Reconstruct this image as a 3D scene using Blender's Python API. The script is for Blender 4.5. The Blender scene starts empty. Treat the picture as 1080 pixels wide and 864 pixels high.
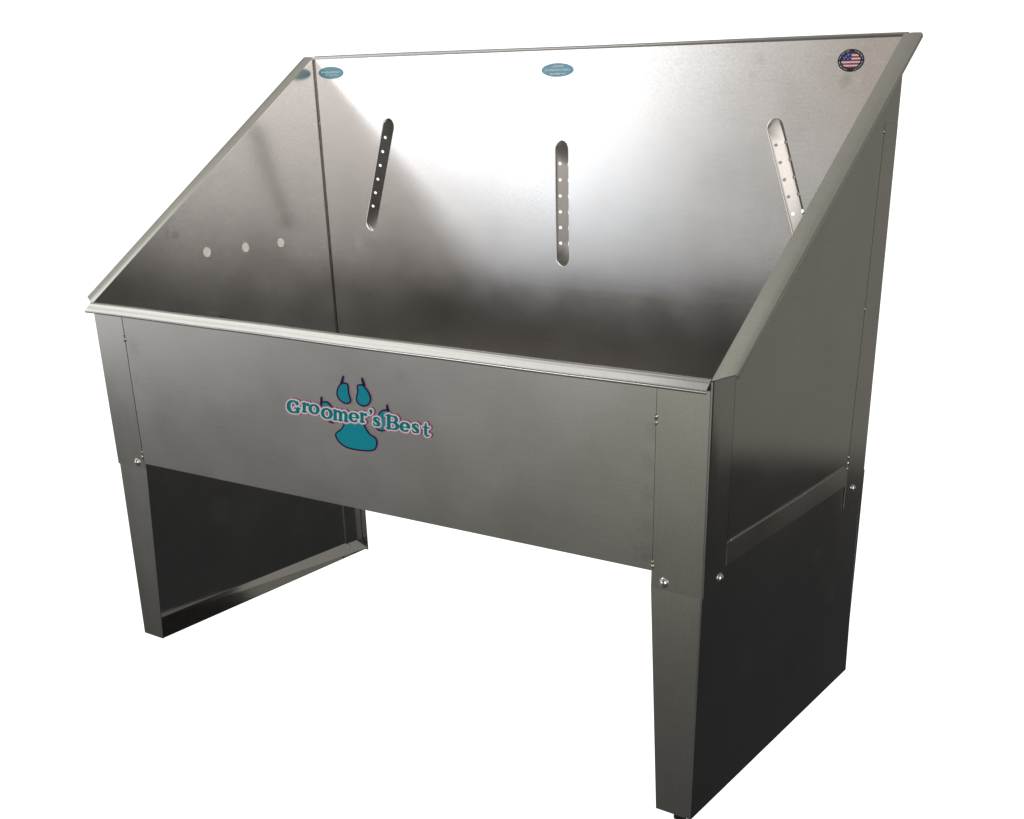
import bpy, bmesh, math
import numpy as np
from mathutils import Vector, Matrix
from mathutils.geometry import delaunay_2d_cdt

S = bpy.context.scene
R = math.radians

# ------------------------------------------------------------------ camera
cam_d = bpy.data.cameras.new("camera")
cam = bpy.data.objects.new("camera", cam_d)
S.collection.objects.link(cam)
S.camera = cam
YAW, PITCH, ROLL = 0.53173, -0.38267, 0.02117
cy_, sy_, cp_, sp_ = math.cos(YAW), math.sin(YAW), math.cos(PITCH), math.sin(PITCH)
fwd = Vector((-sy_ * cp_, cy_ * cp_, sp_))
rgt = Vector((cy_, sy_, 0))
upv = rgt.cross(fwd)
cr_, sr_ = math.cos(ROLL), math.sin(ROLL)
r2, u2 = cr_ * rgt + sr_ * upv, -sr_ * rgt + cr_ * upv
m = Matrix((r2, u2, -fwd)).transposed().to_4x4()
m.translation = Vector((1.89052, -1.22902, 0.90086))
cam.matrix_world = m
cam_d.sensor_width = 36
cam_d.lens = 1140.741 / 1080 * 36
cam_d.shift_x = (540 - 673.759) / 1080
cam_d.shift_y = (634.269 - 432) / 1080
cam_d.clip_start, cam_d.clip_end = 0.02, 200

# ------------------------------------------------------------------ room light: a world seen as reflections
# in the metal: white seamless backdrop behind the tub, dim workshop floor and walls round it, a bright window.
W_ = bpy.data.worlds.new("World")
S.world = W_
W_.use_nodes = True
nt = W_.node_tree
nt.nodes.clear()
N, L = nt.nodes, nt.links


def mth(op, a, b=None, c=None):
    n = N.new("ShaderNodeMath")
    n.operation = op
    for i, v in enumerate((a, b, c)):
        if v is None:
            continue
        if isinstance(v, (int, float)):
            n.inputs[i].default_value = v
        else:
            L.new(v, n.inputs[i])
    return n.outputs[0]


def sstep(x, a, b):
    n = N.new("ShaderNodeMapRange")
    n.interpolation_type = 'SMOOTHSTEP'
    L.new(x, n.inputs[0])
    n.inputs[1].default_value, n.inputs[2].default_value = a, b
    return n.outputs[0]


def ramp(el, stops):
    """piecewise elevation profile (degrees, (r,g,b))"""
    t = mth('DIVIDE', mth('ADD', el, 90), 180)
    n = N.new("ShaderNodeValToRGB")
    n.color_ramp.interpolation = 'LINEAR'
    e = n.color_ramp.elements
    while len(e) < len(stops):
        e.new(0.5)
    for k, (d, c) in enumerate(stops):
        e[k].position = (d + 90) / 180
        e[k].color = (*c, 1)
    L.new(t, n.inputs[0])
    return n.outputs[0]


def mix(f, a, b):
    n = N.new("ShaderNodeMix")
    n.data_type = 'RGBA'
    if isinstance(f, float):
        n.inputs[0].default_value = f
    else:
        L.new(f, n.inputs[0])
    for s, v in ((6, a), (7, b)):
        if isinstance(v, tuple):
            n.inputs[s].default_value = (*v, 1)
        else:
            L.new(v, n.inputs[s])
    return n.outputs[2]


def g(v, warm=0.0):
    return (v * (1 + 0.02 * warm), v, v * (1 - 0.13 * warm))


def pk(v):
    return (v * 1.035, v * .985, v * .95)


tc = N.new("ShaderNodeTexCoord")
sep = N.new("ShaderNodeSeparateXYZ")
L.new(tc.outputs["Generated"], sep.inputs[0])
X, Y, Z = sep.outputs
EL = mth('MULTIPLY', mth('ARCSINE', Z), 57.29578)
AZ = mth('MULTIPLY', mth('ARCTAN2', X, Y), 57.29578)                       # 0 = +Y, + towards +X
AF = mth('MULTIPLY', mth('ARCTAN2', X, mth('MULTIPLY', Y, -1)), 57.29578)   # 0 = -Y, + towards +X
front = ramp(EL, [(-90, g(.04)), (-45, g(.05, .5)), (-30, g(.056, .5)), (-22, g(.108, .5)), (-17, g(.17, .5)), (-12.5, g(.27, .35)), (-8, g(.42, .15)),
                  (-4, g(.50)), (-1.5, g(.58)), (1, pk(.66)), (9, pk(.68)), (12.5, g(.14, .5)), (60, g(.14, .4)), (75, g(.3, .8)), (90, g(.3, .8))])
# the room is lighter and slightly olive towards the front right
tilt = N.new("ShaderNodeMapRange")
L.new(AF, tilt.inputs[0])
tilt.inputs[1].default_value, tilt.inputs[2].default_value = -58, -28
tilt.inputs[3].default_value, tilt.inputs[4].default_value = .74, 1.42
low = sstep(EL, -7.0, -11)


def scale(c, f):
    n = N.new("ShaderNodeVectorMath")
    n.operation = 'SCALE'
    L.new(c, n.inputs[0])
    L.new(f, n.inputs[3])
    return n.outputs[0]


front = scale(front, mth('ADD', 1, mth('MULTIPLY', low, mth('SUBTRACT', tilt.outputs[0], 1))))
# bright patch added left to lift the front panel, warmer light towards the right
front = scale(front, mth('ADD', 1, mth('MULTIPLY', mth('MULTIPLY', sstep(AF, -40, -56), .75), mth('MULTIPLY', sstep(EL, -11, -7), sstep(EL, 0, -4)))))


def tint(c, f, rgb):
    n = N.new("ShaderNodeMix")
    n.data_type = 'RGBA'
    n.blend_type = 'MULTIPLY'
    L.new(f, n.inputs[0])
    L.new(c, n.inputs[6])
    n.inputs[7].default_value = (*rgb, 1)
    return n.outputs[2]


front = tint(front, mth('MULTIPLY', sstep(AF, -48, -28), mth('MULTIPLY', sstep(EL, -5, -8), sstep(EL, -34, -16))), (1.01, .99, .90))
front = tint(front, mth('MULTIPLY', sstep(AF, -30, -21), sstep(EL, -3, 1)), (1.02, .94, .84))
# dim patch added low on the left to darken the back wall's reflection
front = scale(front, mth('SUBTRACT', 1, mth('MULTIPLY', mth('MULTIPLY', mth('MULTIPLY', sstep(AF, -35, -40), sstep(AF, -52, -47)), .62), mth('MULTIPLY', sstep(EL, -9, -6.5), sstep(EL, .5, -1.5)))))
# bright right end added to lift the left side; dark band dims rails
right = ramp(EL, [(-90, g(.05)), (-20, g(.10, .4)), (-8, g(.42, .2)), (-4.5, pk(.26)), (-1, pk(.85)), (2.5, pk(3.2)), (12, pk(3.0)), (45, pk(1.6)), (62, g(.35, .5)), (90, g(.3, .8))])
front = mix(mth('MULTIPLY', sstep(AF, -8, 2), sstep(AF, 24, 14)), front, g(.09, .3))
front = mix(sstep(AF, 15, 40), front, right)
# side of the room: dark floor meeting a grey wall (the floor edge climbs towards the right), lighter end wall
SE = mth('SUBTRACT', EL, mth('MULTIPLY', mth('MAXIMUM', mth('SUBTRACT', AZ, 28), 0), .2))
side = ramp(SE, [(-90, g(.015)), (-40, g(.024)), (-20, g(.034)), (-14.6, (.041, .040, .037)), (-13.4, (.190, .186, .160)), (0, (.215, .206, .178)), (12, (.22, .208, .182)), (30, g(.28, .8)),
                 (45, g(.36, .9)), (60, g(.34, 1.0)), (90, g(.28, 1.0))])
side = mix(mth('MULTIPLY', sstep(AZ, -112, -90), sstep(AZ, -60, -80)), side, g(.45, 1.0))
# window reflected by the back wall
da = mth('DIVIDE', mth('ADD', AF, 39.2), 8.9)
de = mth('DIVIDE', mth('SUBTRACT', EL, 8.2), 9.6)
dd = mth('SQRT', mth('ADD', mth('MULTIPLY', da, da), mth('MULTIPLY', de, de)))
edge_l, edge_r = sstep(dd, 1.14, .84), sstep(dd, 1.55, .70)          # glow edge sharp on the left, softened on the right
er = sstep(AF, -42, -34)
wsoft = mth('ADD', mth('MULTIPLY', edge_r, er), mth('MULTIPLY', edge_l, mth('SUBTRACT', 1, er)))
wsoft = mth('MULTIPLY', wsoft, sstep(EL, 17, 13))
front = mix(wsoft, front, (3.6, 3.6, 3.65))
# thin bright band and bluish hot spot added low in the window's reflection
streak = mth('MULTIPLY', sstep(mth('ABSOLUTE', mth('ADD', EL, 1.75)), .35, .1), mth('MULTIPLY', sstep(AF, -40, -36), sstep(AF, -22, -28)))
front = mix(mth('MULTIPLY', streak, .8), front, (1.7, 1.8, 2.0))
hx = mth('DIVIDE', mth('ADD', AF, 33.2), 1.5)
hy = mth('DIVIDE', mth('ADD', EL, 1.75), .8)
hot = sstep(mth('SQRT', mth('ADD', mth('MULTIPLY', hx, hx), mth('MULTIPLY', hy, hy))), 1.0, .3)
front = mix(hot, front, (9.0, 11.5, 14.0))
room = mix(sstep(mth('ABSOLUTE', AF), 67, 84), front, side)
# bright patch added high on the left to whiten the rolled rim
rim_patch = mth('MULTIPLY', mth('MULTIPLY', sstep(AF, -87, -82), sstep(AF, -54, -70)), mth('MULTIPLY', sstep(EL, 9, 15), sstep(EL, 63, 57)))
room = mix(rim_patch, room, (1.42, 1.41, 1.37))
# white backdrop
bw = mth('MULTIPLY', sstep(AZ, 1.0, -4.0), sstep(AZ, -92, -80))
bw = mth('MULTIPLY', bw, mth('MULTIPLY', sstep(EL, -75, -60), sstep(EL, 18, 10)))
col = mix(bw, room, (1.3, 1.3, 1.3))
bg = N.new("ShaderNodeBackground")
L.new(col, bg.inputs[0])
bg.inputs[1].default_value = 1.0
L.new(bg.outputs[0], N.new("ShaderNodeOutputWorld").inputs[0])

S.view_settings.view_transform = 'Standard'
S.view_settings.look = 'None'
S.view_settings.exposure = 0
S.view_settings.gamma = 1
try:
    S.cycles.use_denoising = True
    S.cycles.denoising_input_passes = 'RGB'
    S.cycles.sample_clamp_indirect = 3
    S.cycles.max_bounces = 10
    S.cycles.glossy_bounces = 8
except Exception:
    pass

# ------------------------------------------------------------------ materials


def steel(name, base=(.57, .558, .545), rough=.20, axis=0, grain=.03, warp=.00022, spots=()):
    mt = bpy.data.materials.new(name)
    mt.use_nodes = True
    t = mt.node_tree
    n_, l_ = t.nodes, t.links
    b = n_["Principled BSDF"]
    b.inputs["Metallic"].default_value = 1
    co = n_.new("ShaderNodeTexCoord")

    def noise(scale, detail=2.0, vec=None):
        mp = n_.new("ShaderNodeMapping")
        mp.inputs["Scale"].default_value = vec or (1, 1, 1)
        l_.new(co.outputs["Object"], mp.inputs[0])
        q = n_.new("ShaderNodeTexNoise")
        q.inputs["Scale"].default_value = scale
        q.inputs["Detail"].default_value = detail
        l_.new(mp.outputs[0], q.inputs[0])
        return q.outputs[0]

    def mr(x, a, c, lo=.25, hi=.75):
        q = n_.new("ShaderNodeMapRange")
        l_.new(x, q.inputs[0])
        q.inputs[1].default_value, q.inputs[2].default_value = lo, hi
        q.inputs[3].default_value, q.inputs[4].default_value = a, c
        return q.outputs[0]

    def add(a, c, op='ADD'):
        q = n_.new("ShaderNodeMath")
        q.operation = op
        l_.new(a, q.inputs[0])
        if isinstance(c, float):
            q.inputs[1].default_value = c
        else:
            l_.new(c, q.inputs[1])
        return q.outputs[0]
    v = [14.0, 14.0, 420.0]
    if axis == 2:
        v = [420.0, 420.0, 14.0]
    brush = noise(1.0, 3.0, tuple(v))
    speck = noise(330.0, 2.0)
    smudge = noise(9.0, 5.0)
    blot = noise(3.2, 1.0)
    # colour: faint brush lines, speckle and handling marks
    k = add(add(mr(brush, 1 - grain * .9, 1 + grain * .9), mr(speck, 1 - grain * 2.4, 1 + grain * 2.4), 'MULTIPLY'), mr(smudge, .96, 1.03, .3, .7), 'MULTIPLY')
    for (px, py, pz, pr, pd) in spots:
        sub = n_.new("ShaderNodeVectorMath")
        sub.operation = 'DISTANCE'
        l_.new(co.outputs["Object"], sub.inputs[0])
        sub.inputs[1].default_value = (px - .635, py - .30, pz)
        wob = add(sub.outputs["Value"], mr(noise(70.0, 3.0), -pr * .6, pr * .6))
        k = add(k, mr(wob, pd, 1.0, pr * .2, pr), 'MULTIPLY')
    hs = n_.new("ShaderNodeMix")
    hs.data_type = 'RGBA'
    hs.blend_type = 'MULTIPLY'
    hs.inputs[0].default_value = 1
    hs.inputs[6].default_value = (*base, 1)
    l_.new(k, hs.inputs[7])
    l_.new(hs.outputs[2], b.inputs["Base Color"])
    rr = add(mr(smudge, rough - .02, rough + .03, .3, .7), mr(brush, -.01, .012))
    l_.new(rr, b.inputs["Roughness"])
    bp = n_.new("ShaderNodeBump")
    bp.inputs["Strength"].default_value = 1
    bp.inputs["Distance"].default_value = warp
    l_.new(blot, bp.inputs["Height"])
    l_.new(bp.outputs[0], b.inputs["Normal"])
    return mt


def ink(name, c, rough=.4, spec=.18):
    mt = bpy.data.materials.new(name)
    mt.use_nodes = True
    t = mt.node_tree
    b = t.nodes["Principled BSDF"]
    b.inputs["Roughness"].default_value = rough
    b.inputs["Specular IOR Level"].default_value = spec
    co = t.nodes.new("ShaderNodeTexCoord")
    q = t.nodes.new("ShaderNodeTexNoise")
    q.inputs["Scale"].default_value = 260
    t.links.new(co.outputs["Object"], q.inputs[0])
    r_ = t.nodes.new("ShaderNodeValToRGB")
    r_.color_ramp.elements[0].position, r_.color_ramp.elements[1].position = .3, .7
    r_.color_ramp.elements[0].color = (*[x * .92 for x in c], 1)
    r_.color_ramp.elements[1].color = (*[min(1, x * 1.06) for x in c], 1)
    t.links.new(q.outputs[0], r_.inputs[0])
    t.links.new(r_.outputs[0], b.inputs["Base Color"])
    return mt


# handling marks: (x, y, z, radius, darkening)
SPOTS = [(0, .188, .790, .012, .84), (0, .196, .762, .011, .82), (0, .178, .764, .010, .85), (0, .421, .975, .006, .8), (1.03, .593, 1.066, .013, .88),
         (1.018, .593, 1.045, .009, .9), (1.186, .593, 1.034, .014, .86), (1.203, .593, 1.036, .010, 1.1), (.085, .595, .735, .018, 1.12), (.07, .595, .66, .008, 1.15)]
FRONT_SPOTS = [(1.180, 0, .40, .022, .88), (1.178, 0, .44, .020, .9), (1.181, 0, .485, .020, .9), (1.179, 0, .53, .018, .91), (1.184, 0, .575, .016, .9),
               (.105, 0, .585, .022, .9), (.098, 0, .52, .016, .92), (.33, 0, .43, .03, .95), (.93, 0, .47, .035, 1.04), (.56, 0, .44, .018, .94), (.74, 0, .60, .016, .94)]
M_ST = steel("brushed_steel", spots=FRONT_SPOTS)
M_STV = steel("brushed_steel_vertical", axis=2, rough=.14, warp=.0002, spots=[(1.27, .42, .30, .028, 1.22), (1.27, .16, .20, .03, 1.15), (1.27, .33, .12, .025, .88), (1.27, .50, .20, .022, 1.15), (0, .22, .20, .035, 1.18), (0, .42, .25, .03, .88)])
M_IN = steel("basin_steel", base=(.57, .56, .55), rough=.215, grain=.045, warp=.0001, spots=SPOTS)
M_SIDE = steel("side_skin_steel", rough=.10, warp=.00012, axis=0)
M_RIM = steel("polished_rim_steel", base=(.66, .65, .63), rough=.22, warp=.00005)
M_BOLT = steel("bolt_steel", base=(.7, .69, .67), rough=.14, warp=0.0)
M_RAIL = steel("rail_steel", base=(.54, .52, .50), rough=.24, warp=.00002)
M_WELD = steel("weld_steel", base=(.55, .53, .5), rough=.22, warp=.0)
M_RUB = ink("black_rubber", (.02, .02, .02), .6)
M_TEAL = ink("teal_print", (.0, .33, .43))
M_TTXT = ink("dark_teal_print", (.0, .23, .25))
M_NAVY = ink("navy_print", (.012, .004, .065))
M_PINK = ink("pink_print", (.75, .22, .42))
M_MAUVE = ink("mauve_print", (.42, .27, .30))
M_WHITE = ink("white_print", (.86, .9, .95))
M_STICK = ink("teal_sticker", (.04, .36, .46), .22, .7)
M_STICK2 = ink("teal_sticker_glare", (.07, .40, .58), .2, .5)  # glare painted in: a lighter, bluer copy of the teal sticker
M_STICKW = ink("pale_sticker_print", (.75, .92, .95), .3)
M_BLACK = ink("sticker_ring", (.03, .03, .05), .35)
M_RED = ink("flag_red", (.50, .05, .06), .35)
M_BLUE = ink("flag_blue", (.02, .04, .25), .35)
M_HOLE_DISC = ink("pale_hole_disc", (.93, .94, .86), .45)

# ------------------------------------------------------------------ helpers
ORG = Vector((.635, .30, 0))
root = bpy.data.objects.new("dog_washing_tub", None)
S.collection.objects.link(root)
root.location = ORG
root["label"] = "raised stainless steel dog washing tub with high back, sloping sides and teal paw print logo"
root["category"] = "dog bath"


def link(name, verts, faces, mats, parent, smooth=None, midx=None):
    me = bpy.data.meshes.new(name)
    me.from_pydata([Vector(v) - ORG for v in verts], [], faces)
    mats = mats if isinstance(mats, (list, tuple)) else [mats]
    for q in mats:
        me.materials.append(q)
    if midx is not None:
        me.polygons.foreach_set("material_index", midx)
    bm = bmesh.new()
    bm.from_mesh(me)
    if midx is None:
        bmesh.ops.recalc_face_normals(bm, faces=bm.faces)
    bm.to_mesh(me)
    bm.free()
    if smooth:
        me.polygons.foreach_set("use_smooth", [True] * len(me.polygons))
        try:
            me.set_sharp_from_angle(angle=R(smooth))
        except Exception:
            pass
    me.update()
    o = bpy.data.objects.new(name, me)
    S.collection.objects.link(o)
    o.parent = parent
    return o


def circle(c, r, n=20, ry=None):
    ry = ry or r
    return [(c[0] + r * math.cos(2 * math.pi * k / n), c[1] + ry * math.sin(2 * math.pi * k / n)) for k in range(n)]


def cdt(outline, holes=(), extra=()):
    vs, es = [], []
    for loop in [outline, *holes]:
        b = len(vs)
        vs += [Vector(p) for p in loop]
        es += [(b + i, b + (i + 1) % len(loop)) for i in range(len(loop))]
    for a, c in extra:
        b = len(vs)
        vs += [Vector(a), Vector(c)]
        es.append((b, b + 1))
    ov, oe, of, *_ = delaunay_2d_cdt(vs, es, [], 0, 1e-7)

    def inside(p, poly):
        c, x, y = False, p[0], p[1]
        for i in range(len(poly)):
            (x1, y1), (x2, y2) = poly[i - 1], poly[i]
            if (y1 > y) != (y2 > y) and x < (x2 - x1) * (y - y1) / (y2 - y1) + x1:
                c = not c
        return c
    fs = []
    for f in of:
        c = [sum(ov[i][k] for i in f) / len(f) for k in (0, 1)]
        if inside(c, outline) and not any(inside(c, h) for h in holes):
            fs.append(tuple(f))
    return [tuple(v) for v in ov], fs


def sheet_geo(outline, mapf, thick, holes=(), extra=()):
    """flat sheet: mapf(a, b, d) gives the 3D point, d = depth behind the face"""
    v2, fs = cdt(outline, holes, extra)
    n = len(v2)
    verts = [mapf(a, b, 0) for a, b in v2] + [mapf(a, b, thick) for a, b in v2]
    faces = list(fs) + [tuple(i + n for i in reversed(f)) for f in fs]
    cnt = {}
    for f in fs:
        for i in range(len(f)):
            cnt[(f[i], f[(i + 1) % len(f)])] = 1
    for (a, b) in list(cnt):
        if (b, a) not in cnt:
            faces.append((b, a, a + n, b + n))
    return verts, faces


def sheet(name, outline, mapf, thick, mat, parent, holes=(), extra=(), smooth=None):
    v, f = sheet_geo(outline, mapf, thick, holes, extra)
    return link(name, v, f, mat, parent, smooth)


def merge(*parts):
    V, F = [], []
    for v, f in parts:
        b = len(V)
        V += list(v)
        F += [tuple(i + b for i in q) for q in f]
    return V, F


def offset(poly, t):
    """offset an open 2D polyline to its left by t"""
    out = []
    for i, p in enumerate(poly):
        a = Vector(poly[max(i - 1, 0)])
        c = Vector(poly[min(i + 1, len(poly) - 1)])
        d = (c - a).normalized()
        out.append((p[0] - d.y * t, p[1] + d.x * t))
    return out


def loft(rows, rows2):
    """two stacks of rows of 3D points (outer skin, inner skin) closed into a solid sheet"""
    n, k = len(rows[0]), len(rows)
    V = [p for r in rows for p in r] + [p for r in rows2 for p in r]
    o = n * k
    F = []
    for j in range(k - 1):
        for i in range(n - 1):
            a = j * n + i
            F.append((a, a + 1, a + n + 1, a + n))
            F.append((o + a, o + a + n, o + a + n + 1, o + a + 1))
    for i in range(n - 1):
        F.append((i, o + i, o + i + 1, i + 1))
        a = (k - 1) * n + i
        F.append((a, a + 1, o + a + 1, o + a))
    for j in range(k - 1):
        a = j * n
        F.append((a, a + n, o + a + n, o + a))
        a = j * n + n - 1
        F.append((a, o + a, o + a + n, a + n))
    return V, F


def dome(c, nrm, r, h, seg=16, rings=5, up=Vector((0, 0, 1))):
    """rounded screw head sitting on a face"""
    nrm = Vector(nrm).normalized()
    a = nrm.cross(up)
    a = a.normalized() if a.length > .1 else Vector((1, 0, 0))
    b = nrm.cross(a)
    V, F = [], []
    prof = [(r * 1.25, -.001), (r * 1.25, .0006), (r, .0009)] + [(r * math.cos(t * math.pi / 2 / rings), .0009 + h * math.sin(t * math.pi / 2 / rings)) for t in range(1, rings)]
    for q, z in prof:
        for k in range(seg):
            t = 2 * math.pi * k / seg
            V.append(Vector(c) + a * (q * math.cos(t)) + b * (q * math.sin(t)) + nrm * z)
    for j in range(len(prof) - 1):
        for k in range(seg):
            F.append((j * seg + k, j * seg + (k + 1) % seg, (j + 1) * seg + (k + 1) % seg, (j + 1) * seg + k))
    V.append(Vector(c) + nrm * (.0009 + h))
    j = (len(prof) - 1) * seg
    for k in range(seg):
        F.append((j + k, j + (k + 1) % seg, len(V) - 1))
    return V, F


def blob(c, r, seed=0, sq=(1, 1, 1)):
    bm = bmesh.new()
    bmesh.ops.create_icosphere(bm, subdivisions=2, radius=1)
    V = []
    for v in bm.verts:
        w = 1 + .22 * math.sin(5.1 * v.co.x + seed) * math.sin(4.3 * v.co.z + 2 * seed)
        V.append(Vector(c) + Vector((v.co.x * sq[0], v.co.y * sq[1], v.co.z * sq[2])) * r * w)
    F = [tuple(x.index for x in f.verts) for f in bm.faces]
    bm.free()
    return V, F


# ------------------------------------------------------------------ dimensions (metres)
W, DB, D, DT = 1.27, .622, .5976, .5928
ZS, ZR, ZT = .352, .6495, 1.0985
LEAN = .006
SL = (ZT - ZR) / DT                       # slope of the side's top edge
XS, YS = .0816, .0637


def slant(y):
    return ZR + SL * y


def back_y(z):
    return D + (DT - D) * (z - ZS) / (ZT - ZS)


def sx(s, x, y):
    """x measured inward from side s (-1 left, +1 right), with the slight flare of the sides"""
    fl = LEAN * max(0, y) / D
    return x - fl if s < 0 else W - x + fl


SK = .0016                                # thickness of a skin

# ------------------------------------------------------------------ basin floor
fl_v, fl_f = loft([[(SK * 2, .004, .415), (W - SK * 2, .004, .415)], [(SK * 2, .595, .395), (W - SK * 2, .595, .395)]],
                  [[(SK * 2, .004, .4035), (W - SK * 2, .004, .4035)], [(SK * 2, .595, .3935), (W - SK * 2, .595, .3935)]])
link("basin_floor", fl_v, fl_f, M_IN, root)

# ------------------------------------------------------------------ front panel: outer skin between the corner posts, inner skin full width
ZBL, ZBR = .3635, .3775


def zb(x):
    return ZBL + (ZBR - ZBL) * (x - XS) / (W - 2 * XS)


xa, xb = XS + .0019, W - XS - .0006
outer = sheet_geo([(xa, zb(xa)), (xb, zb(xb)), (xb, ZR - .001), (xa, ZR - .001)], lambda a, b, d: (a, d, b), SK)
bot = sheet_geo([(xa, .0018), (xb, .0018), (xb, .03), (xa, .03)], lambda a, b, d: (a, b, zb(a) + d), SK)
inner = sheet_geo([(SK * 2, .385), (W - SK * 2, .385), (W - SK * 2, ZR - .001), (SK * 2, ZR - .001)], lambda a, b, d: (a, .0032 - d, b), .0012)
v, f = merge(outer, bot, inner)
front_panel = link("front_panel", v, f, M_ST, root)

# rolled rim
prof = [(.0045, .6474), (.0040, .6504), (.0026, .6512), (.0004, .6512), (-.0032, .6492), (-.0038, .6482), (-.0088, .6436), (-.0136, .6390), (-.0145, .6378), (-.0148, .6364), (-.0142, .6346), (-.0120, .6338)]
pin = offset(prof, .0014)
RX0, RX1 = -.001, 1.2672
xsn = [RX0 + (RX1 - RX0) * k / 40 for k in range(41)]
dz = [.0004 * math.sin(6 * x) + .0003 * math.sin(17 * x) for x in xsn]
v, f = loft([[(x, y, z + q) for y, z in prof] for x, q in zip(xsn, dz)], [[(x, y, z + q) for y, z in pin] for x, q in zip(xsn, dz)])
link("rim", v, f, M_RIM, front_panel, smooth=38)

# weld beads along the front seams
for x, z, r in ((XS + .0007, .592, .0032), (XS + .0007, .601, .0024), (XS - .001, .376, .0030), (XS + .0005, .385, .0022),
                (W - XS, .594, .0034), (W - XS, .586, .0026), (W - XS, .384, .0032), (W - XS, .3905, .0022)):
    v, f = blob((x, -.0006, z), r, x * 40 + z * 9, (.8, .55, 1.2))
    link("weld_bead", v, f, M_WELD, front_panel, smooth=60)

# ------------------------------------------------------------------ sides, posts, straps, legs
for s in (-1, 1):
    P = lambda a, b, d, s=s: (sx(s, SK + .0001 + d, a), a, b)     # (y, z, depth inward): the load-bearing side sheet
    holes = []
    if s < 0:
        holes = [circle((y, z), .0098, 22) for y, z in ((.2645, .7252), (.3612, .7296), (.4559, .7347))]
    sp = sheet("side_panel", [(.0035, .402), (back_y(.402), .402), (DT, slant(DT) - .001), (.0035, slant(.0035) - .001)], P, .0014, M_IN, root, holes)
    if s < 0:
        sp["label"] = "side wall with a row of three round holes, each filled by an added pale disc"
        for y, z in ((.2645, .7252), (.3612, .7296), (.4559, .7347)):
            v, f = sheet_geo(circle((y, z), .0095, 22), lambda a, b, d: (sx(-1, .0026 - d, a), a, b), .001)
            link("hole_disc", v, f, M_HOLE_DISC, sp)  # pale disc added to stand for the wall seen through the hole
    # outer skin between the posts
    yb0, yb1 = .517, .541                                       # rear seam leans a little

    def rear_seam(z):
        return yb0 + max(0, z - .43) * .044
    yf = YS + .0007
    ztop = .972
    outl = [(yf, .421), (rear_seam(.421) - .0018, .434), (rear_seam(ztop) - .0016, ztop), (back_y(ztop) + .0042, ztop + .0003),
            (DT + .0042, slant(DT) - .0035), (yf, slant(yf) - .0035)]
    skin = sheet_geo(outl, lambda a, b, d, s=s: (sx(s, d, a), a, b), SK)
    # join the skin into the side panel mesh as its outside face
    bmj = bmesh.new()
    bmj.from_mesh(sp.data)
    vs = [bmj.verts.new(Vector(p) - ORG) for p in skin[0]]
    sp.data.materials.append(M_SIDE)
    for q in skin[1]:
        try:
            bmj.faces.new([vs[i] for i in q]).material_index = 1
        except ValueError:
            pass
    bmesh.ops.recalc_face_normals(bmj, faces=bmj.faces)
    bmj.to_mesh(sp.data)
    bmj.free()

    # top flange bent outwards, with a small turned-down lip
    FW = .027
    ys = [0.0 + DT * k / 24 for k in range(25)]
    nrm = Vector((0, -SL, 1)).normalized()
    rows, rows2 = [], []
    for y in ys:
        z = slant(y) + .0008 * math.sin(9 * y + s)
        pf = [(.0032, 0), (-.0010, .0012), (-FW * .5, .0018), (-FW + .003, .0014), (-FW + .0006, .0002), (-FW, -.003), (-FW + .0002, -.0062)]
        # mitred front end: outer points start farther back
        r0, r1 = [], []
        for q, (x, h) in enumerate(pf):
            k = min(1, max(0, -x) / FW)
            yy = y + .0 if y > .05 else .05 * (y / .05) + (1 - y / .05) * .012 * k
            base = Vector((0, yy, slant(yy)))
            for arr, hh in ((r0, h), (r1, h - .0013)):
                p = base + nrm * hh
                arr.append((sx(s, x + (.0012 if q >= 5 and arr is r1 else 0), yy), p.y, p.z))
        rows.append(r0)
        rows2.append(r1)
    v, f = loft(rows, rows2)
    link("flange", v, f, M_RIM, sp, smooth=40)

    # front corner post: one sheet bent round the corner
    cr = .0042
    pf = [(XS, 0.0), (XS * .5, 0.0)] + [(cr - cr * math.sin(t), cr - cr * math.cos(t)) for t in [math.pi / 2 * k / 6 for k in range(7)]] + [(0.0, YS * .5), (0.0, YS)]
    pn = [(x, SK) if y == 0 else ((SK, y) if x == 0 else (x + SK * (cr - x) / cr, y + SK * (cr - y) / cr)) for x, y in pf]

    def ptop(y):
        return (ZR - .0012) if y <= cr else slant(y) - .0035
    rows = [[(sx(s, x, y), y, ZS if k == 0 else ptop(y)) for x, y in pf] for k in (0, 1)]
    rows2 = [[(sx(s, x, y), y, ZS if k == 0 else ptop(y)) for x, y in pn] for k in (0, 1)]
    v, f = loft(rows, rows2)
    post = link("corner_post", v, f, M_STV, root, smooth=40)
    for c, n in (((sx(s, .0628, 0), 0, .3632), (0, -1, 0)), ((sx(s, 0, .047), .047, .3690), (s, 0, 0))):
        v, f = dome(c, n, .0062, .0042)
        link("bolt", v, f, M_BOLT, post, smooth=50)

    # rear corner post
    pr = []
    zz = [ZS, .43, .6, .8, ztop - .001]
    rows = [[(sx(s, 0, y), y, z) for y in (rear_seam(z), (rear_seam(z) + DB) / 2, back_y(z) + .0042)] for z in zz]
    rows2 = [[(sx(s, SK, y), y, z) for y in (rear_seam(z), (rear_seam(z) + DB) / 2, back_y(z) + .0042)] for z in zz]
    ret = sheet_geo([(.0003, ZS), (.05, ZS), (.05, ztop), (.0003, ztop)], lambda a, b, d, s=s: (sx(s, a, D), back_y(b) + .0042 + d, b), SK)
    v, f = merge(loft(rows, rows2), ret)
    rp = link("rear_post", v, f, M_STV, root)
    v, f = dome((sx(s, 0, .5524), .5524, .3810), (s, 0, 0), .0056, .004)
    link("bolt", v, f, M_BOLT, rp, smooth=50)
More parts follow.
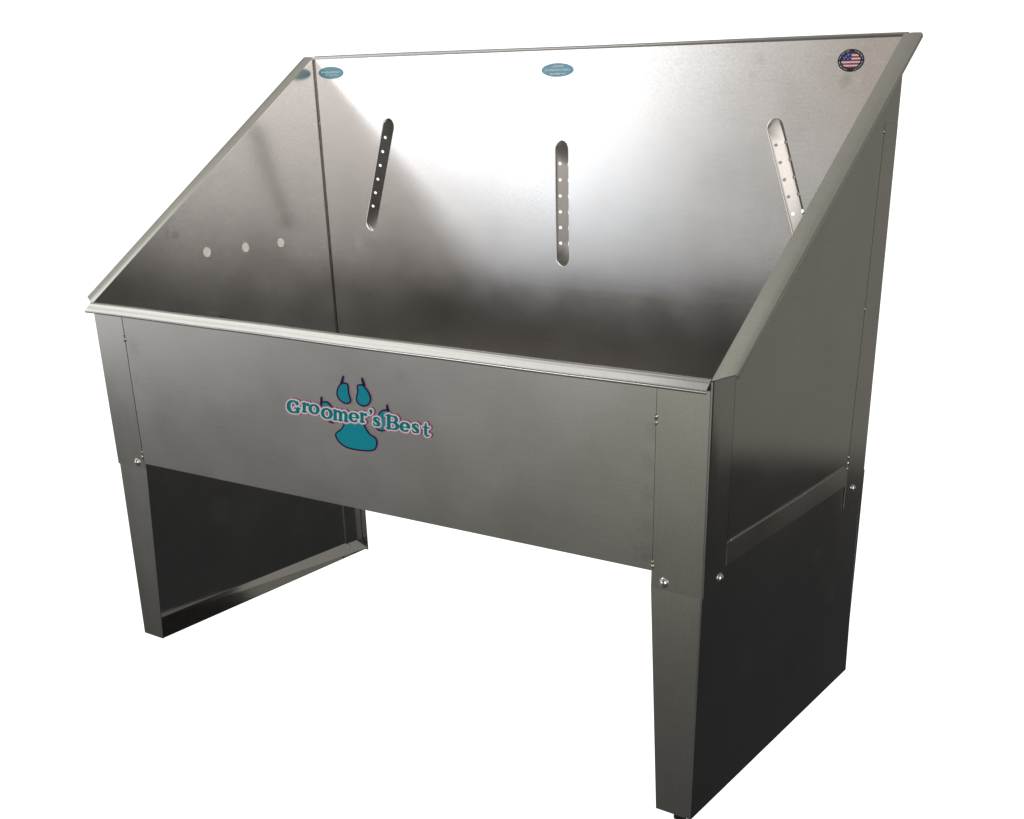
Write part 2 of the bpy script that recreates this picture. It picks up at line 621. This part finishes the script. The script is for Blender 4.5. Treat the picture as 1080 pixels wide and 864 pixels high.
    for z, r in ((.957, .0026), (.4335, .0032), (.4235, .0028), (.444, .0022), (.69, .0018)):
        v, f = blob((sx(s, -.0004, rear_seam(z)), rear_seam(z) - .0008, z), r, z * 31, (.55, .8, 1.1))
        link("weld_bead", v, f, M_WELD, rp, smooth=60)

    # horizontal strap along the bottom of the side
    v, f = sheet_geo([(YS + .0003, .383), (rear_seam(.39) - .0003, .395), (rear_seam(.43) - .0003, .4295), (.34, .4225), (.335, .4215), (YS + .0003, .4155)],
                     lambda a, b, d, s=s: (sx(s, d - .0003 - .0007 * (1 - (b - .383 - (a - YS) * .025) / .033), a), a, b), SK + .0004)
    st = link("side_strap", v, f, M_ST, root)
    v, f = blob((sx(s, -.0008, .077), .077, .4172), .0022, 3, (.5, 1.4, .7))
    link("weld_bead", v, f, M_WELD, st, smooth=60)

    # leg panel: front return (tapered), outer side, rear return, bottom lip
    E = SK + .0010
    def legprof(wf, wr, inset):
        c = .0035
        a = [(wf, 0), (wf * .5, 0)] + [(c - c * math.sin(t), c - c * math.cos(t)) for t in [math.pi / 2 * k / 5 for k in range(6)]]
        a += [(0, .15), (0, .3), (0, .45)]
        a += [(c - c * math.cos(t), DB - c + c * math.sin(t)) for t in [math.pi / 2 * k / 5 for k in range(6)]] + [(wr, DB)]
        return a
    NZ = 8
    rows, rows2 = [], []
    for k in range(NZ):
        t = k / (NZ - 1)
        z = .41 * t
        wf = .0595 + (XS - .0595) * min(1, z / ZS)
        y0 = SK + .0008 - .007 * (1 - t)
        dbk = DB + ((.6017 - DB) * min(1, z / .345) if s > 0 else 0)
        q = legprof(wf, .020, E)
        qi = []
        for x, y in q:
            xi = max(x, 0.0014) if x < .0036 else x
            qi.append((min(max(xi, .0014), wf), min(max(y, .0014), DB - .0014)))
        f_y = lambda y: y0 + y * (dbk - y0) / DB
        rows.append([(sx(s, E + x, y), f_y(y) if z < .36 else min(f_y(y), back_y(z)), z) for x, y in q])
        rows2.append([(sx(s, E + x, y), f_y(y) if z < .36 else min(f_y(y), back_y(z) - .0014), z) for x, y in qi])
    leg = loft(rows, rows2)
    lip = sheet_geo([(E + .0015, -.0035), (.0590 + E, -.0035), (.022, DB - .003), (E + .0015, DB - .003)],
                    lambda a, b, d, s=s: (sx(s, a, b), b, .0018 - d + (.015 + .016 * max(0, b) / DB) * max(0, 1 - (a - E) / (.0590 - .0370 * max(0, b) / DB))), .0014)
    seam = sheet_geo([(.566, .002), (DB - .004, .002), (DB - .004, .40), (.566, .40)], lambda a, b, d, s=s: (sx(s, E + .0015 + .0018 - d, a), a, b), .0016)
    v, f = merge(leg, lip, seam)
    lg = link("leg_panel", v, f, M_STV, root, smooth=40)
    v, f = dome((sx(s, E + .0034, .572), .572, .022), (-s, 0, 0), .0048, .0035)
    link("bolt", v, f, M_BOLT, lg, smooth=50)
    if s > 0:
        v, f = [], []
        prof_ = [(.0, .001), (.0085, .001), (.0085, -.005), (.0105, -.006), (.0105, -.013), (.0, -.013)]
        c = (1.2415, .012)
        for q, z in prof_:
            for k in range(18):
                t = 2 * math.pi * k / 18
                v.append((c[0] + q * math.cos(t), c[1] + q * math.sin(t), z))
        for j in range(len(prof_) - 1):
            for k in range(18):
                f.append((j * 18 + k, j * 18 + (k + 1) % 18, (j + 1) * 18 + (k + 1) % 18, (j + 1) * 18 + k))
        link("levelling_foot", v, f, M_RUB, lg, smooth=40)

# ------------------------------------------------------------------ back panel with three slots
RAILS = [((.2003, .9812), (.1220, .7600)), ((.6280, .9427), (.6275, .7150)), ((1.0597, .9792), (1.1390, .7580))]
HW = .0155


def bp(a, b, d):
    return (a, back_y(b) + d, b)


def stadium(p0, p1, hw, n=9):
    a, c = Vector(p0), Vector(p1)
    t = (c - a).normalized()
    nn = Vector((-t.y, t.x))
    a, c = a + t * hw, c - t * hw
    o = []
    for k in range(n + 1):
        q = math.pi * k / n
        o.append(tuple(c + nn * (hw * math.cos(q)) + t * (hw * math.sin(q))))
    for k in range(n + 1):
        q = math.pi * k / n
        o.append(tuple(a - nn * (hw * math.cos(q)) - t * (hw * math.sin(q))))
    return o


xl = lambda z: sx(-1, .0034, back_y(z)) + .0042
xr = lambda z: sx(1, .0034, back_y(z))
body = sheet_geo([(xl(.39), .39), (xr(.39), .39), (xr(ZT), ZT - .004), (xl(ZT), ZT - .004)], bp, .0009, [stadium(a, c, HW) for a, c in RAILS])
# top hem rolled backwards
hem = [(0.0, ZT - .0042), (.0006, ZT - .0030), (.0014, ZT - .0014), (.0024, ZT + .0002), (.0038, ZT + .0018), (.0056, ZT + .0028), (.0075, ZT + .0030), (.013, ZT + .0030)]
hin = [(y + .0006, z - .0014) for y, z in hem]
xs_ = [-.0045 + (W + .0112) * k / 30 for k in range(31)]
hz = [.0006 * math.sin(7 * x) for x in xs_]
hem_g = loft([[(x, DT + y, z + q) for y, z in hem] for x, q in zip(xs_, hz)], [[(x, DT + y, z + q) for y, z in hin] for x, q in zip(xs_, hz)])
v, f = merge(body, hem_g)
back_panel = link("back_panel", v, f, M_IN, root, smooth=35)
# folded corner strip in the left inside corner and the right one
for s in (-1, 1):
    v, f = sheet_geo([(.0015, .40), (.0115, .40), (.0115, ZT - .004), (.0015, ZT - .004)], lambda a, b, d, s=s: (sx(s, a, .593), back_y(b) + .0024 + d, b), .0012)
    bead = loft([[(sx(s, .0034, .59), back_y(z) - .0020, z), (sx(s, .0046, .59), back_y(z) - .0016, z)] for z in (.40, .7, ZT - .004)],
                [[(sx(s, .0034, .59), back_y(z) - .0008, z), (sx(s, .0046, .59), back_y(z) - .0008, z)] for z in (.40, .7, ZT - .004)])
    v, f = merge((v, f), bead)
    link("corner_seam", v, f, M_WELD, back_panel)

# punched hanger rails set into the slots
for a, c in RAILS:
    A, C = Vector(a), Vector(c)
    t = (C - A).normalized()
    nn = Vector((-t.y, t.x))          # towards +x for a rail running down
    ln = (C - A).length
    outl = [((Vector(p) - A).dot(nn), (Vector(p) - A).dot(t)) for p in stadium(a, c, HW - .0004)]
    hs = []
    for k in range(6):
        for sx_ in (-.0078, .0072):
            if sx_ < 0:
                hs.append(circle((sx_, .041 + .0288 * k), .0029, 10))
            else:               # notch across the fold
                hs.append([(.0050, .0388 + .0288 * k), (.0128, .0388 + .0288 * k), (.0128, .0440 + .0288 * k), (.0050, .0440 + .0288 * k)])
    fold = .0068

    def mp(q, w, d, A=A, t=t, nn=nn, ln=ln):
        h = .0122 * min(1, max(0, (q + HW) / (fold + HW) if q < fold else (HW - q) / (HW - fold)))
        endt = min(1, max(0, min(w, ln - w) / .004))
        p = A + nn * q + t * w
        return (p.x, back_y(p.y) + .0010 + h * (.25 + .75 * endt) + d, p.y)
    ext = [((fold, -.02), (fold, ln + .02))]
    v, f = sheet_geo(outl, mp, .0009, hs, ext)
    if A.x > .9:        # backing strip added behind this rail's upper holes to block the white background
        back = sheet_geo([(-.0150, .02), (.0150, .02), (.0150, .142), (-.0150, .142)],
                         lambda q, w, d, A=A, t=t, nn=nn: ((A + nn * q + t * w).x, back_y((A + nn * q + t * w).y) + .0150 + d, (A + nn * q + t * w).y), .001)
        v, f = merge((v, f), back)
    link("hanger_rail", v, f, M_RAIL, back_panel, smooth=30)

# stickers


def decal(name, layers, mapf, parent, step=.00022):
    """flat coloured shapes laid one on another; layers = [(material, [(outline, holes)...])]"""
    V, F, I, mats = [], [], [], []
    for k, (mt, shapes) in enumerate(layers):
        mats.append(mt)
        for o in shapes:
            v, f = sheet_geo(o, lambda a, b, d, k=k: mapf(a, b, -step * (k + 1) + d), step * .9)
            b0 = len(V)
            V += v
            F += [tuple(i + b0 for i in q) for q in f]
            I += [k] * len(f)
    return link(name, V, F, mats, parent, midx=I)


def dashes(cx, cz, wd, h, seed):
    """a line of tiny unreadable print"""
    out, x, k = [], cx - wd / 2, seed
    while x < cx + wd / 2:
        k += 1
        w = .0012 + .0011 * ((k * 37 % 11) / 11)
        hh = h * (.7 + .3 * ((k * 53 % 7) / 7))
        out.append([(x, cz - hh / 2), (x + w, cz - hh / 2), (x + w, cz + hh / 2), (x, cz + hh / 2)])
        x += w + .0006 + (.0016 if k % 6 == 0 else 0)
    return out


for cx, cz, kind in ((.0446, 1.0685, 0), (.6207, 1.0618, 1)):
    if kind == 0:
        rows_ = dashes(cx - .001, cz + .0012, .054, .0036, 3) + dashes(cx + .002, cz - .0042, .036, .0026, 8)
    else:
        rows_ = dashes(cx, cz + .0062, .024, .0042, 5) + dashes(cx, cz, .056, .0040, 9) + dashes(cx, cz - .0064, .034, .0034, 2)
    o = decal("sticker", [(M_STICK2 if kind else M_STICK, [circle((cx, cz), .0360, 40, .0115)]), (M_WHITE if kind else M_STICKW, rows_)], bp, back_panel)
    o["label"] = "teal oval sticker near the left corner" if kind == 0 else "teal oval sticker with painted-in glare at the middle of the back"

cx, cz = 1.1901, 1.0635
rx, rz = .0225, .0165


def clip_band(z0, z1, x0=-9, x1=9, kx=.0160, kz=.0112):
    """part of the inner ellipse between two heights"""
    pts = []
    zs = [z0 + (z1 - z0) * k / 6 for k in range(7)]
    hwid = lambda z: kx * math.sqrt(max(0, 1 - (z / kz) ** 2))
    for z in zs:
        pts.append((min(hwid(z), x1), z))
    for z in reversed(zs):
        pts.append((max(-hwid(z), x0), z))
    return [(cx + a, cz + b) for a, b in pts if True]


stripes = []
n = 9
for k in range(n):
    z0 = -.0111 + .0222 * k / n
    if k % 2 == 0:
        stripes.append(clip_band(z0, z0 + .0222 / n))
stars = [circle((cx + a, cz + b), .00075, 5) for a, b in ((-.011, .002), (-.008, .004), (-.005, .002), (-.002, .004), (-.009, .0065), (-.005, .0072), (-.002, .0085), (-.012, .0045), (-.0055, .0095))]
ringtxt = []
for k in range(40):
    t = 2 * math.pi * k / 40
    if k in (9, 10, 20, 29, 30, 31, 0):
        continue
    ringtxt.append(circle((cx + .0194 * math.cos(t), cz + .0140 * math.sin(t)), .0007 + .0003 * (k % 3 == 0), 4))
fl = decal("sticker", [(M_BLACK, [circle((cx, cz), rx, 36, rz)]), (M_WHITE, [circle((cx, cz), .0160, 36, .0112)] + ringtxt), (M_RED, stripes),
                       (M_BLUE, [clip_band(.0001, .01105, -9, .0005)]), (M_WHITE, stars)], bp, back_panel)
fl["label"] = "dark ringed oval sticker with a stars and stripes flag"

# ------------------------------------------------------------------ logo on the front panel, traced as distance fields
# logo space: 5.4 units per photograph pixel; H maps it to (x, z) on the panel
Hm = (0.00047315136030764716, -7.794824028860517e-05, 0.45110656443948427, 0.00011384043761272264, -0.0003315931419934578,
      0.6087061980484103, 0.00012011401864637705, -7.272374364826893e-05)


def to_panel(u, v):
    w = Hm[6] * u + Hm[7] * v + 1
    return ((Hm[0] * u + Hm[1] * v + Hm[2]) / w, (Hm[3] * u + Hm[4] * v + Hm[5]) / w)


ST = 2.0
gu = np.arange(90, 990, ST)
gv = np.arange(120, 600, ST)
GU, GV = np.meshgrid(gu, gv)


def smooth_loop(p, it=2):
    for _ in range(it):
        q = []
        for i in range(len(p)):
            a, b = p[i], p[(i + 1) % len(p)]
            q += [(a[0] * .75 + b[0] * .25, a[1] * .75 + b[1] * .25), (a[0] * .25 + b[0] * .75, a[1] * .25 + b[1] * .75)]
        p = q
    return p


def d_poly(p):
    p = smooth_loop(p)
    d = np.full(GU.shape, 1e9)
    ins = np.zeros(GU.shape, bool)
    for i in range(len(p)):
        (x1, y1), (x2, y2) = p[i - 1], p[i]
        d = np.minimum(d, d_cap(x1, y1, x2, y2, 0, 0))
        if y1 != y2:
            c = ((y1 > GV) != (y2 > GV)) & (GU < (x2 - x1) * (GV - y1) / (y2 - y1) + x1)
            ins ^= c
    return np.where(ins, -d, d)


def d_cap(x1, y1, x2, y2, r1, r2):
    dx, dy = x2 - x1, y2 - y1
    l2 = dx * dx + dy * dy + 1e-9
    t = np.clip(((GU - x1) * dx + (GV - y1) * dy) / l2, 0, 1)
    return np.hypot(GU - x1 - t * dx, GV - y1 - t * dy) - (r1 + (r2 - r1) * t)


def arc(cx, cy, rx, ry, a0, a1, wthick, wthin, n=14):
    """stroke along an ellipse, thick at the sides and thin at top and bottom -> [(x, y, width)]"""
    o = []
    for k in range(n + 1):
        t = math.radians(a0 + (a1 - a0) * k / n)
        o.append((cx + rx * math.cos(t), cy + ry * math.sin(t), wthin + (wthick - wthin) * abs(math.cos(t)) ** 1.3))
    return o


def ln(x0, y0, x1, y1, w, w2=None):
    return [(x0, y0, w), (x1, y1, w2 or w)]


GLY = {
    'G': [arc(36, 37, 27, 31, 40, 318, 17, 8, 24), ln(58, 50, 58, 66, 7), ln(42, 31, 72, 31, 7), ln(60, 30, 60, 12, 14)],
    'r': [ln(13, 4, 13, 46, 14), ln(3, 3, 26, 3, 7), ln(2, 47, 12, 47, 7), [(15, 34, 7), (22, 44, 9), (32, 45, 13), (33, 43, 13)]],
    'o': [arc(29, 26, 21, 22, 0, 360, 15, 8, 26)],
    'm': [ln(13, 4, 13, 46, 14), ln(41, 4, 41, 34, 14), ln(69, 4, 69, 34, 14), ln(2, 47, 12, 47, 7), ln(4, 3, 23, 3, 7), ln(33, 3, 50, 3, 7), ln(61, 3, 80, 3, 7),
          [(15, 36, 7), (24, 45, 8), (34, 46, 11), (41, 36, 13)], [(43, 36, 7), (52, 45, 8), (62, 46, 11), (69, 36, 13)]],
    'e': [arc(28, 26, 20, 22, 8, 308, 15, 7.5, 24), ln(12, 25, 47, 25, 5.5)],
    's': [[(38, 36, 7), (34, 44, 7), (24, 47, 8), (13, 41, 12), (14, 32, 13), (26, 25, 14), (36, 17, 13), (36, 9, 12), (24, 4, 8), (12, 6, 7), (8, 15, 7)]],
    "'": [[(9, 62, 15), (11, 58, 13), (10, 50, 8), (4, 43, 4)]],
    'B': [ln(16, 5, 16, 69, 16), ln(4, 3, 34, 3, 7), ln(4, 70, 34, 70, 7), arc(34, 54, 19, 16, -90, 90, 15, 7), arc(36, 20, 22, 17, -90, 90, 16, 7), ln(16, 37, 38, 37, 7)],
    't': [[(17, 62, 9), (17, 40, 13), (17, 14, 13), (22, 5, 10), (32, 6, 7), (36, 10, 5)], ln(4, 45, 33, 45, 7)],
}
TEXT = [('G', 122, 350, 1.0, .98), ('r', 208, 346, .98, .98), ('o', 246, 355, 1.02, 1.02), ('o', 316, 382, 1.12, 1.12), ('m', 383, 391, 1.05, 1.08),
        ('e', 474, 401, 1.02, 1.0), ('r', 537, 404, 1.0, 1.0), ("'", 590, 411, 1.1, 1.08), ('s', 607, 425, 1.05, 1.0), ('B', 684, 441, 1.12, 1.02),
        ('e', 765, 456, 1.02, 1.0), ('s', 828, 465, 1.08, 1.05), ('t', 893, 484, 1.12, 1.08)]
SH = .165
dt = np.full(GU.shape, 1e9)
for ch, x0, y0, fx, fy in TEXT:
    for stroke in GLY[ch]:
        p = [(x0 - 2 + x * fx * 1.05, y0 + 2 - y * fy * 1.07 + SH * x * fx, w * .5) for x, y, w in [(x, y, w * 1.40) for x, y, w in stroke]]
        for q0, q1 in zip(p[:-1], p[1:]):
            dt = np.minimum(dt, d_cap(q0[0], q0[1], q1[0], q1[1], q0[2], q1[2]))

PAW = [
    [(438, 182), (456, 182), (470, 193), (471, 225), (477, 258), (487, 284), (478, 301), (458, 306), (434, 298), (411, 277), (400, 252), (401, 226), (410, 203), (424, 187)],
    [(516, 194), (545, 190), (560, 201), (580, 225), (597, 257), (599, 288), (582, 314), (556, 321), (530, 311), (511, 288), (511, 262), (520, 236), (516, 212)],
    [(312, 292), (345, 286), (366, 304), (387, 335), (402, 370), (404, 408), (378, 418), (345, 401), (319, 356), (311, 312)],
    [(694, 334), (662, 336), (641, 354), (628, 390), (619, 430), (632, 454), (660, 463), (692, 452), (707, 402), (707, 362)],
    [(448, 396), (553, 402), (570, 440), (590, 474), (622, 491), (637, 516), (631, 556), (610, 574), (560, 575), (500, 567), (449, 553), (413, 525), (392, 490), (394, 466), (420, 452), (438, 430)],
]
CLAW = [(430, 186, 438, 149), (557, 196, 546, 160), (316, 312, 314, 268), (694, 345, 688, 312)]
dp = np.full(GU.shape, 1e9)
for p in PAW:
    dp = np.minimum(dp, d_poly(p))
dcl = np.full(GU.shape, 1e9)
for a in CLAW:
    dcl = np.minimum(dcl, d_cap(*a, 8.5, 5.0))


def field_mesh(fields):
    """marching squares fill of every (distance field < 0) as one mesh; each field lies a hair above the one before"""
    V, F, I = [], [], []
    for k, (fld, lev) in enumerate(fields):
        f = fld - lev
        f = np.where(np.abs(f) < 1e-4, 1e-4, f)
        y = -.0003 - .00022 * k
        cache = {}

        def vert(key, u, v):
            if key not in cache:
                x, z = to_panel(u, v)
                cache[key] = len(V)
                V.append((x, y, z))
            return cache[key]
        neg = f < 0
        cells = np.argwhere(neg[:-1, :-1] | neg[1:, :-1] | neg[:-1, 1:] | neg[1:, 1:])
        for j, i in cells:
            cor = [(j, i), (j, i + 1), (j + 1, i + 1), (j + 1, i)]
            poly = []
            for q in range(4):
                (ja, ia), (jb, ib) = cor[q], cor[(q + 1) % 4]
                fa, fb = f[ja, ia], f[jb, ib]
                if fa < 0:
                    poly.append(vert((ja, ia), gu[ia], gv[ja]))
                if (fa < 0) != (fb < 0):
                    t = fa / (fa - fb)
                    kk = (min((ja, ia), (jb, ib)), max((ja, ia), (jb, ib)))
                    poly.append(vert(kk, gu[ia] + t * (gu[ib] - gu[ia]), gv[ja] + t * (gv[jb] - gv[ja])))
            poly = list(dict.fromkeys(poly))
            if len(poly) >= 3:
                F.append(tuple(poly))
                I.append(k)
    return V, F, I


v, f, i = field_mesh([(np.minimum(dp, dcl), 5.0), (np.minimum(dp, dcl), .8), (dp, -8.0)])
link("paw_print", v, f, [M_MAUVE, M_NAVY, M_TEAL], front_panel, midx=i)
v, f, i = field_mesh([(dt, 10.5), (dt, 5.8), (dt, -.4)])
v = [(a, b - .0008, c) for a, b, c in v]
link("lettering", v, f, [M_PINK, M_WHITE, M_TTXT], front_panel, midx=i)
